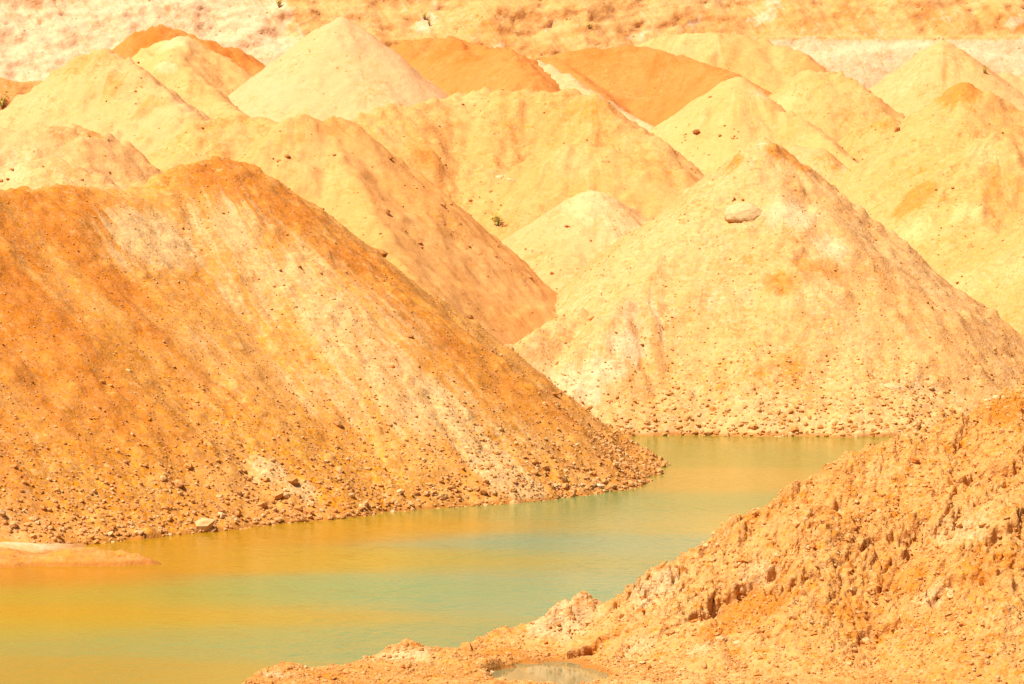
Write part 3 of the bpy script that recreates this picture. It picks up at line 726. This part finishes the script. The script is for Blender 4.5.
# ------------------------------------------------------------------ water
def water():
    xs = np.linspace(-60, 60, 301); ys = np.linspace(72, 172, 251)
    X, Y = np.meshgrid(xs, ys)
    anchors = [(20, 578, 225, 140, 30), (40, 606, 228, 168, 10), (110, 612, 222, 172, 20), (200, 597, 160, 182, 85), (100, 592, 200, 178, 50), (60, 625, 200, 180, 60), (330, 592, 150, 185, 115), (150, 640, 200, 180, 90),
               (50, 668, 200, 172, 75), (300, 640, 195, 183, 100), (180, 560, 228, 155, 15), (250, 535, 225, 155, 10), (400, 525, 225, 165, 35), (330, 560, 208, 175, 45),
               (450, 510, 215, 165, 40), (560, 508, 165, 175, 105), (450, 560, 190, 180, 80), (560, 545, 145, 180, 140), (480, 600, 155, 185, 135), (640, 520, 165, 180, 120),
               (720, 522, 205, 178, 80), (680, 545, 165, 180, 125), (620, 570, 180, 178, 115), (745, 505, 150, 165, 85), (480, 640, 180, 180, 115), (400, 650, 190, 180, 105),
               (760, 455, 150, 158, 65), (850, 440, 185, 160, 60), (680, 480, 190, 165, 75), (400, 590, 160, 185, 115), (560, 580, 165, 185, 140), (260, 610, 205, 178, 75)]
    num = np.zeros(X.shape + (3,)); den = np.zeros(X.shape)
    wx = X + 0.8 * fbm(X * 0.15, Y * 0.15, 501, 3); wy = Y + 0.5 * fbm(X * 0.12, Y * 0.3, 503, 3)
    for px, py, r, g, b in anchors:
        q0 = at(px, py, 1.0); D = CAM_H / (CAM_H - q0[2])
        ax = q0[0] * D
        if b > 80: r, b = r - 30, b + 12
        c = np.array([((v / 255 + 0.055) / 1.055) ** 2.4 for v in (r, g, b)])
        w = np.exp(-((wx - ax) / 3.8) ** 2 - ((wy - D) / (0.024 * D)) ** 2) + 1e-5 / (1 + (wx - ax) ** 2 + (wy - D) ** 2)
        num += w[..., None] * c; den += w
    colr = (num / den[..., None]).reshape(-1, 3)  # silt colour with the reflections of heaps and sky painted in
    V = np.stack((X, Y, X * 0), -1).reshape(-1, 3)
    t = NT('pond_water')
    geo = t.n('ShaderNodeNewGeometry').outputs['Position']
    a = t.n('ShaderNodeAttribute', attribute_name='silt_reflect').outputs['Vector']
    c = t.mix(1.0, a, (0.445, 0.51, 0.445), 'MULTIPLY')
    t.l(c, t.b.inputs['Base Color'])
    t.b.inputs['Roughness'].default_value = 0.16
    t.b.inputs['Specular IOR Level'].default_value = 0.25
    t.b.inputs['IOR'].default_value = 1.33
    rip = t.math('ADD', t.math('MULTIPLY', t.noise(t.scale(geo, (1.0, 0.55, 1.0)), 3.2, 4, 0.6), 0.03),
                 t.math('MULTIPLY', t.noise(t.scale(geo, (1.0, 0.6, 1.0)), 0.9, 3, 0.5), 0.06))
    calm = t.ramp(t.noise(t.scale(geo, (0.25, 0.08, 1)), 1.0, 3), 0.30, 0.60)
    bm = t.n('ShaderNodeBump'); bm.inputs['Distance'].default_value = 1.0
    t.l(t.math('MULTIPLY_ADD', calm, 0.5, 0.5), bm.inputs['Strength'])
    t.l(rip, bm.inputs['Height']); t.l(bm.outputs[0], t.b.inputs['Normal'])
    tag(link('water', mesh_np('water', V, grid_faces(len(xs), len(ys)), 4, True, {'silt_reflect': colr}), t.m), kind='structure')
    # puddle
    p = at(548, 684, 90.7)
    n = 40; V = [(p[0], p[1], 0.012)]
    for i in range(n):
        an = i * 2 * math.pi / n
        V.append((p[0] + 1.55 * math.cos(an), p[1] + 2.6 * math.sin(an), 0.012))
    F = [(0, 1 + i, 1 + (i + 1) % n) for i in range(n)]
    t = NT('puddle_water')
    t.b.inputs['Base Color'].default_value = (0.20, 0.19, 0.085, 1)
    t.b.inputs['Roughness'].default_value = 0.06
    t.b.inputs['IOR'].default_value = 1.33
    tag(link('puddle', mesh_np('puddle', np.array(V), np.array(F), 3, True), t.m), kind='structure')
water()

# ------------------------------------------------------------------ stones
def ico(sub):
    ph = (1 + 5 ** 0.5) / 2
    V = [(-1, ph, 0), (1, ph, 0), (-1, -ph, 0), (1, -ph, 0), (0, -1, ph), (0, 1, ph), (0, -1, -ph), (0, 1, -ph), (ph, 0, -1), (ph, 0, 1), (-ph, 0, -1), (-ph, 0, 1)]
    F = [(0, 11, 5), (0, 5, 1), (0, 1, 7), (0, 7, 10), (0, 10, 11), (1, 5, 9), (5, 11, 4), (11, 10, 2), (10, 7, 6), (7, 1, 8), (3, 9, 4), (3, 4, 2), (3, 2, 6), (3, 6, 8), (3, 8, 9), (4, 9, 5), (2, 4, 11), (6, 2, 10), (8, 6, 7), (9, 8, 1)]
    V = [np.array(v) / np.linalg.norm(v) for v in V]
    for _ in range(sub):
        mid = {}; F2 = []
        def m(a, b):
            k = (min(a, b), max(a, b))
            if k not in mid:
                v = V[a] + V[b]; V.append(v / np.linalg.norm(v)); mid[k] = len(V) - 1
            return mid[k]
        for a, b, c in F:
            x, y, z = m(a, b), m(b, c), m(c, a)
            F2 += [(a, x, z), (b, y, x), (c, z, y), (x, y, z)]
        F = F2
    return np.array(V), np.array(F)


def rock_shape(sub, seed, flat=0.72, cuts=9):
    r = np.random.default_rng(seed)
    V, F = ico(sub)
    V = V * np.array((1.0, r.uniform(0.7, 0.95), r.uniform(flat - .1, flat + .1)))
    for _ in range(cuts):                                         # split faces
        n = r.normal(size=3); n /= np.linalg.norm(n)
        d = V @ n; k = r.uniform(0.48, 0.75)
        V = V - np.maximum(d - k, 0)[:, None] * n * 0.92
    V = V * (1 + (0.07 if sub < 3 else 0.04) * r.normal(size=(len(V), 1)))
    return V, F


M_stone = stone_mat('field_stone', (0.58, 0.31, 0.12), (0.55, 0.25, 0.07), (0.62, 0.40, 0.19))
M_clod = stone_mat('earth_clod', (0.58, 0.31, 0.11), (0.55, 0.24, 0.06), (0.62, 0.40, 0.18))
M_shadow_pebble = stone_mat('shadow_dark_pebble', (0.30, 0.12, 0.03), (0.42, 0.18, 0.05), (0.58, 0.31, 0.12))  # dark tones stand in for small shadows and holes on the slopes
M_white = stone_mat('white_stone', (0.63, 0.43, 0.23), (0.62, 0.40, 0.19), (0.64, 0.47, 0.29), 0.2)
LOOKS = {'pale cream': ((0.62, 0.40, 0.19), (0.61, 0.37, 0.16), (0.63, 0.43, 0.23), 0.15),
         'tan': ((0.59, 0.32, 0.12), (0.57, 0.29, 0.10), (0.60, 0.34, 0.13), 0.35),
         'rusty orange': ((0.54, 0.215, 0.05), (0.52, 0.19, 0.04), (0.55, 0.24, 0.06), 0.4)}
STONES = {'rock': {}, 'clod': {}}
for nm, n, flat in (('rock', 5, 0.72), ('clod', 4, 0.80)):
    for li, (lk, cs) in enumerate(LOOKS.items()):
        mat = stone_mat(lk.replace(' ', '_') + '_' + nm, *cs)
        lst = []
        for i in range(n):
            v, f = rock_shape(2, 900 + i + 20 * li + (300 if nm == 'clod' else 0), flat)
            me = mesh_np(nm, v, f, 3, False); me.materials.append(mat); lst.append(me)
        STONES[nm][lk] = lst
ROCK = STONES['rock']['tan'] + STONES['rock']['rusty orange']


def place(name, me, p, size, label, cat, group=None, sink=0.25, sq=(1, 1, 1), rz=None, tilt=0.0):
    o = bpy.data.objects.new(name, me); COL.objects.link(o)
    o.location = (p[0], p[1], p[2] + size * sq[2] * (0.6 - sink * 1.6))
    o.scale = (size * sq[0], size * sq[1], size * sq[2])
    o.rotation_euler = (tilt + rng.uniform(-.25, .25), rng.uniform(-.25, .25), rng.uniform(0, 6.28) if rz is None else rz)
    tag(o, label, cat, group)
    return o


# stones one could point at: pixel, half width in pixels
single = [
    (745, 214, 21, 'rock', 'big cream boulder with a dark underside, below the top of the sandy heap', (1, .85, .72), M_white),
    (766, 146, 7, 'rock', 'flat pale rock lying on the very top of the sandy heap', (1.3, .8, .5), M_white),
    (605, 162, 7, 'rock', 'orange rock standing on the low peach shoulder of the ochre heap', (1, .8, 1.0), None),
    (499, 178, 6, 'rock', 'white rock on the face of the ochre heap', (1, .8, .7), M_white),
    (510, 181, 7, 'rock', 'wider white rock beside the white rock on the ochre heap', (1.2, .8, .6), M_white),
    (128, 371, 4, 'rock', 'small white stone alone in the middle of the orange stony slope', (1, .8, .9), M_white),
    (213, 478, 3.5, 'rock', 'small white stone low on the orange stony slope', (1, .8, .9), M_white),
    (392, 367, 5, 'rock', 'brown rock sitting in a scar of the orange stony slope', (1, .8, .8), None),
    (597, 486, 6, 'rock', 'pale rock at the waterline where the orange heap ends', (1.3, .8, .6), M_white),
    (480, 492, 5, 'rock', 'cream rock at the foot of the white streak by the pond', (1.2, .8, .7), M_white),
    (590, 318, 6, 'rock', 'brown rock on the left edge of the sandy heap', (1.2, .8, .7), None),
    (584, 324, 4, 'rock', 'smaller brown rock just below the one on the heap edge', (1, .8, .7), None),
    (891, 387, 10, 'rock', 'wide cream slab with a dark underside low on the sandy heap', (1.3, .8, .5), M_white),
    (829, 365, 5, 'rock', 'reddish rock low on the sandy heap', (1.2, .8, .7), None),
    (845, 373, 5, 'rock', 'tan rock right below the reddish rock on the sandy heap', (1, .8, .7), None),
    (780, 290, 6, 'rock', 'orange rock halfway up the sandy heap', (1, .8, 1.0), None),
    (993, 477, 6, 'rock', 'pale rock high on the clod bank', (1, .8, .7), M_white),
    (990, 402, 8, 'rock', 'cream rock on the crest of the clod bank', (1.4, .8, .6), M_white),
    (1003, 398, 8, 'rock', 'larger cream rock next to the orange end of the clod bank', (1.3, .8, .6), M_white),
    (491, 673, 7, 'rock', 'white stone at the edge of the puddle', (1.2, .8, .6), M_white),
    (455, 657, 5, 'rock', 'white stone on the spit above the puddle', (1, .8, .7), M_white),
    (265, 670, 3, 'rock', 'dark stone at the tip of the spit', (1, .8, .8), None),
]
WROCK = []
for i in range(3):
    v, f = rock_shape(3, 980 + i, 0.9, 5)
    me = mesh_np('rock', v, f, 3, True); me.materials.append(M_white); WROCK.append(me)
pts, ok = pick([s[0] for s in single], [s[1] for s in single])
for i, s in enumerate(single):
    if not ok[i]: continue
    size = s[2] * pts[i, 1] / F_PX
    me = WROCK[i % 3] if s[6] is M_white else ROCK[i % len(ROCK)]
    place(s[3], me, pts[i], size, s[4], 'rock', sq=s[5], rz=rng.uniform(-.4, .4), sink=0.52, tilt=0.6)


def scatter(n, fn, size_px, name, where, group, keys=None):
    """fn -> random pixel; the stone lies where that sight line meets the heap"""
    pp = np.array([fn() for _ in range(n)])
    p, ok = pick(pp[:, 0], pp[:, 1], keys)
    for i in range(n):
        if not ok[i] or p[i, 2] < -0.05: continue
        spx = size_px(); sz = rng.uniform(.55, 1.1)
        lk = str(rng.choice(list(LOOKS), p=[.3, .4, .3]))
        ms = STONES[name][lk]
        shape = ('large ' if spx > 4.0 else 'small ' if spx < 2.4 else '') + ('flat ' if sz < 0.78 else 'blocky ')
        word = 'stone' if name == 'rock' else 'earth clod'
        place(name, ms[int(rng.integers(len(ms)))], p[i], spx * p[i, 1] / F_PX, shape + lk + ' ' + word + ' ' + where, name, group,
              sq=(rng.uniform(.9, 1.3), 1, sz), tilt=0.25)


def shore_px():
    x = rng.uniform(90, 610)
    y = np.interp(x, [90, 150, 250, 350, 450, 520, 610], [538, 531, 521, 511, 499, 494, 487])
    return x, y - abs(rng.normal()) * 9 - 1
scatter(165, shore_px, lambda: rng.choice([2.2, 2.8, 3.4, 4.2, 5.2], p=[.3, .3, .22, .12, .06]), 'rock',
        'in the rubble at the waterline of the orange heap', 'rubble along the far waterline', ['F', 'mud'])


def right_px():
    return rng.uniform(620, 960), 430 - abs(rng.normal()) * 22
scatter(60, right_px, lambda: rng.uniform(1.8, 4.0), 'rock', 'at the foot of the sandy boulder heap', 'stones at the foot of the sandy heap', ['P'])


def slope_px():
    return rng.uniform(5, 560), rng.uniform(180, 480)
scatter(45, slope_px, lambda: rng.uniform(1.4, 2.6), 'rock', 'lying up on the slope of the stony orange heap', 'loose stones on the orange slope', ['F'])


def bank_px():
    x = rng.uniform(610, 1020); y0 = np.interp(x, [610, 690, 800, 900, 1020], [612, 575, 495, 440, 395])
    return x, rng.uniform(y0 + 6, 684)
scatter(150, bank_px, lambda: rng.choice([2.5, 3.5, 5.0, 7.0], p=[.4, .35, .18, .07]), 'clod', 'on the near lumpy bank', 'clods on the near bank', ['bank'])


def spit_px():
    return rng.uniform(255, 620), rng.uniform(612, 684)
scatter(45, spit_px, lambda: rng.uniform(1.6, 4.0), 'clod', 'on the low spit by the puddle', 'clods on the spit', ['bank'])


def gravel(name, label, keys, n, pts_fn, size_fn, mat, seed):
    """countless small stones: real geometry in one mesh"""
    r = np.random.default_rng(seed)
    K = 6
    shapes = []
    for i in range(K):
        v, f = ico(0)
        v = v * np.array((1, r.uniform(.7, 1), r.uniform(.55, .85))) * (1 + 0.16 * r.normal(size=(12, 1)))
        shapes.append(v)
    x, y = pts_fn(r, n)
    z = np.full(n, -9.0)
    for k in keys: z = np.maximum(z, HEAPS[k](x, y))
    for k in HEAPS:                                             # bury none under another heap
        if k not in keys: z = np.where(HEAPS[k](x, y) > z, -9, z)
    s = size_fn(r, x, y, z)
    okk = (z > -0.05) & (s > 0)
    x, y, z, s = x[okk], y[okk], z[okk], s[okk]
    n = len(x)
    a = r.uniform(0, 6.28, n); ca, sa = np.cos(a), np.sin(a)
    sh = np.array(shapes)[r.integers(0, K, n)] * s[:, None, None]
    X = sh[..., 0] * ca[:, None] - sh[..., 1] * sa[:, None] + x[:, None]
    Y = sh[..., 0] * sa[:, None] + sh[..., 1] * ca[:, None] + y[:, None]
    Zz = sh[..., 2] + z[:, None] + (s * 0.15)[:, None]
    V = np.stack((X, Y, Zz), -1).reshape(-1, 3)
    F = (ico(0)[1][None] + (np.arange(n) * 12)[:, None, None]).reshape(-1, 3)
    me = mesh_np(name, V, F, 3, False)
    at_ = me.attributes.new('shade', 'FLOAT', 'POINT')
    at_.data.foreach_set('value', np.repeat(r.uniform(0, 1, n), 12).astype(np.float32))
    o = link(name, me, mat)
    tag(o, label, 'gravel', kind='stuff')


def pts_F(r, n):
    return r.uniform(-19, 8.5, n), r.uniform(118, 149, n)
def size_F(r, x, y, z):
    lowz = np.exp(-np.maximum(z, 0) / 2.2)
    patch = sstep(-0.25, 0.45, fbm(x * 0.35 + y * 0.2, y * 0.18, 601, 3))
    keep = r.uniform(0, 1, len(x)) < (0.06 + 0.16 * patch + 0.9 * lowz)
    return np.where(keep, (0.013 + 0.034 * lowz) * np.exp(0.55 * r.normal(size=len(x))) + 0.008, -1)
gravel('gravel', 'fine tan gravel covering the stony orange heap down to the waterline', ['F'], 52000, pts_F, size_F, M_stone, 61)
def pts_P(r, n):
    return r.uniform(-2, 24, n), r.uniform(161, 178, n)
def size_P(r, x, y, z):
    lowz = np.exp(-np.maximum(z, 0) / 2.0)
    patch = sstep(-0.1, 0.5, fbm(x * 0.3, y * 0.3, 611, 3))
    keep = r.uniform(0, 1, len(x)) < (0.04 + 0.14 * patch + 0.9 * lowz)
    return np.where(keep, (0.018 + 0.05 * lowz) * np.exp(0.45 * r.normal(size=len(x))) + 0.008, -1)
gravel('gravel', 'scattered pale gravel on the sandy boulder heap', ['P'], 14000, pts_P, size_P, M_clod, 62)
def pts_B(r, n):
    return r.uniform(-6.5, 14, n), r.uniform(87, 100, n)
def size_B(r, x, y, z):
    keep = (r.uniform(0, 1, len(x)) < 0.35 + 0.65 * sstep(-0.3, 0.3, fbm(x * 0.8, y * 0.8, 621, 3))) & (z > 0.05)
    return np.where(keep, 0.017 * np.exp(0.6 * r.normal(size=len(x))) + 0.006, -1)
gravel('crumbs', 'small earth crumbs strewn over the near clod bank', ['bank'], 34000, pts_B, size_B, M_clod, 63)
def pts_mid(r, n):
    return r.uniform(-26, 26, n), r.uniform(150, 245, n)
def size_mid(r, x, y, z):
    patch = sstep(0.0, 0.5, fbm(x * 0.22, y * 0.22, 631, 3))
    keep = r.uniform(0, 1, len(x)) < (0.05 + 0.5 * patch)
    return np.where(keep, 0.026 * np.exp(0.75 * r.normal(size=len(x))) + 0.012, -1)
gravel('gravel', 'sparse small stones coloured as specks of shade, strewn over the heaps further back',
       ['E', 'J', 'G', 'G2', 'O2', 'A3', 'L2', 'M2', 'C2', 'S', 'L', 'M', 'O', 'Q', 'D', 'A', 'C', 'A2'], 22000, pts_mid, size_mid, M_shadow_pebble, 64)

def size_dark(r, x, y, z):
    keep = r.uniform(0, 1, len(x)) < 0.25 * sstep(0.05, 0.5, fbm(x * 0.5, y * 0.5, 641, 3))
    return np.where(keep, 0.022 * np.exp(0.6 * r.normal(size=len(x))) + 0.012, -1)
gravel('gravel', 'dark brown pebbles coloured as specks of shade, in loose clusters on the sandy boulder heap', ['P'], 7000, pts_P, size_dark, M_shadow_pebble, 65)
gravel('gravel', 'dark brown pebbles coloured as specks of shade, in loose clusters on the stony orange heap', ['F'], 9000, pts_F, size_dark, M_shadow_pebble, 66)

# ------------------------------------------------------------------ shrubs
t = NT('shrub_leaf')
t.l(t.mix(t.n('ShaderNodeObjectInfo').outputs['Random'], (0.42, 0.36, 0.04), (0.46, 0.37, 0.06)), t.b.inputs['Base Color'])
t.b.inputs['Roughness'].default_value = 0.6
M_leaf = t.m
t = NT('shrub_stem'); t.b.inputs['Base Color'].default_value = (0.16, 0.10, 0.05, 1); t.b.inputs['Roughness'].default_value = 0.9
M_stem = t.m


def shrub(p, h, label, seed):
    r = np.random.default_rng(seed)
    root = bpy.data.objects.new('shrub', None); COL.objects.link(root); root.location = p
    root.empty_display_size = 0.2
    tag(root, label, 'shrub')
    V = []; F = []; SV = []; SF = []
    for i in range(9):
        an = r.uniform(0, 6.28); le = r.uniform(0.1, 0.5) * h
        tip = np.array((math.cos(an) * le, math.sin(an) * le, h * r.uniform(.55, 1.0)))
        w = 0.03 * h; k = len(SV)
        SV += [(-w, -w, -0.1), (w, -w, -0.1), (0, w, -0.1), tuple(tip)]
        SF += [(k, k + 1, k + 3), (k + 1, k + 2, k + 3), (k + 2, k, k + 3)]
        for j in range(14):
            c = tip * r.uniform(.3, 1.05) + r.normal(size=3) * 0.07 * h
            d = r.normal(size=3); d[2] = abs(d[2]) + .4; d /= np.linalg.norm(d)
            s = np.cross(d, r.normal(size=3)); s /= np.linalg.norm(s)
            L = r.uniform(.12, .22) * h; k = len(V)
            V += [tuple(c - d * L * .5), tuple(c + s * L * .22), tuple(c + d * L * .6), tuple(c - s * L * .22)]
            F.append((k, k + 1, k + 2, k + 3))
    link('foliage', mesh_np('foliage', np.array(V), np.array(F), 4, False), M_leaf, parent=root)
    link('stem', mesh_np('stem', np.array(SV), np.array(SF), 3, False), M_stem, parent=root)


pts, ok = pick([498, 984], [226, 74])
shrub(pts[0], 0.75, 'lone green shrub at the foot of the ochre heap', 1)
if ok[1]: shrub(pts[1], 0.5, 'small dark shrub on the right shoulder of the tall cone', 2)


def on_cliff(px, py):
    X, Yc, Zc = CL
    pj_x = 512 + X / Yc * F_PX
    pj_y = 127 + (CAM_H - Zc) / Yc * F_PX
    d = (pj_x - px) ** 2 + (pj_y - py) ** 2
    k = np.unravel_index(np.argmin(d), d.shape)
    return (X[k], Yc[k], Zc[k])


shrub(on_cliff(281, 8), 0.8, 'round green shrub growing on the pink cliff above the pale pyramid', 3)
shrub(on_cliff(424, 20), 0.55, 'small shrub on the ochre cliff above the rust heap', 4)
shrub(on_cliff(429, 26), 0.5, 'lower of two small shrubs above the rust heap', 5)
shrub(on_cliff(590, 30), 0.5, 'dull green tuft on the ochre cliff left of a pale streak', 6)
shrub(on_cliff(4, 108), 1.0, 'green bush at the end of the track below the pink cliff', 7)
print('tris', sum(len(o.data.loops) - 2 * len(o.data.polygons) for o in bpy.data.objects if o.type == 'MESH'))
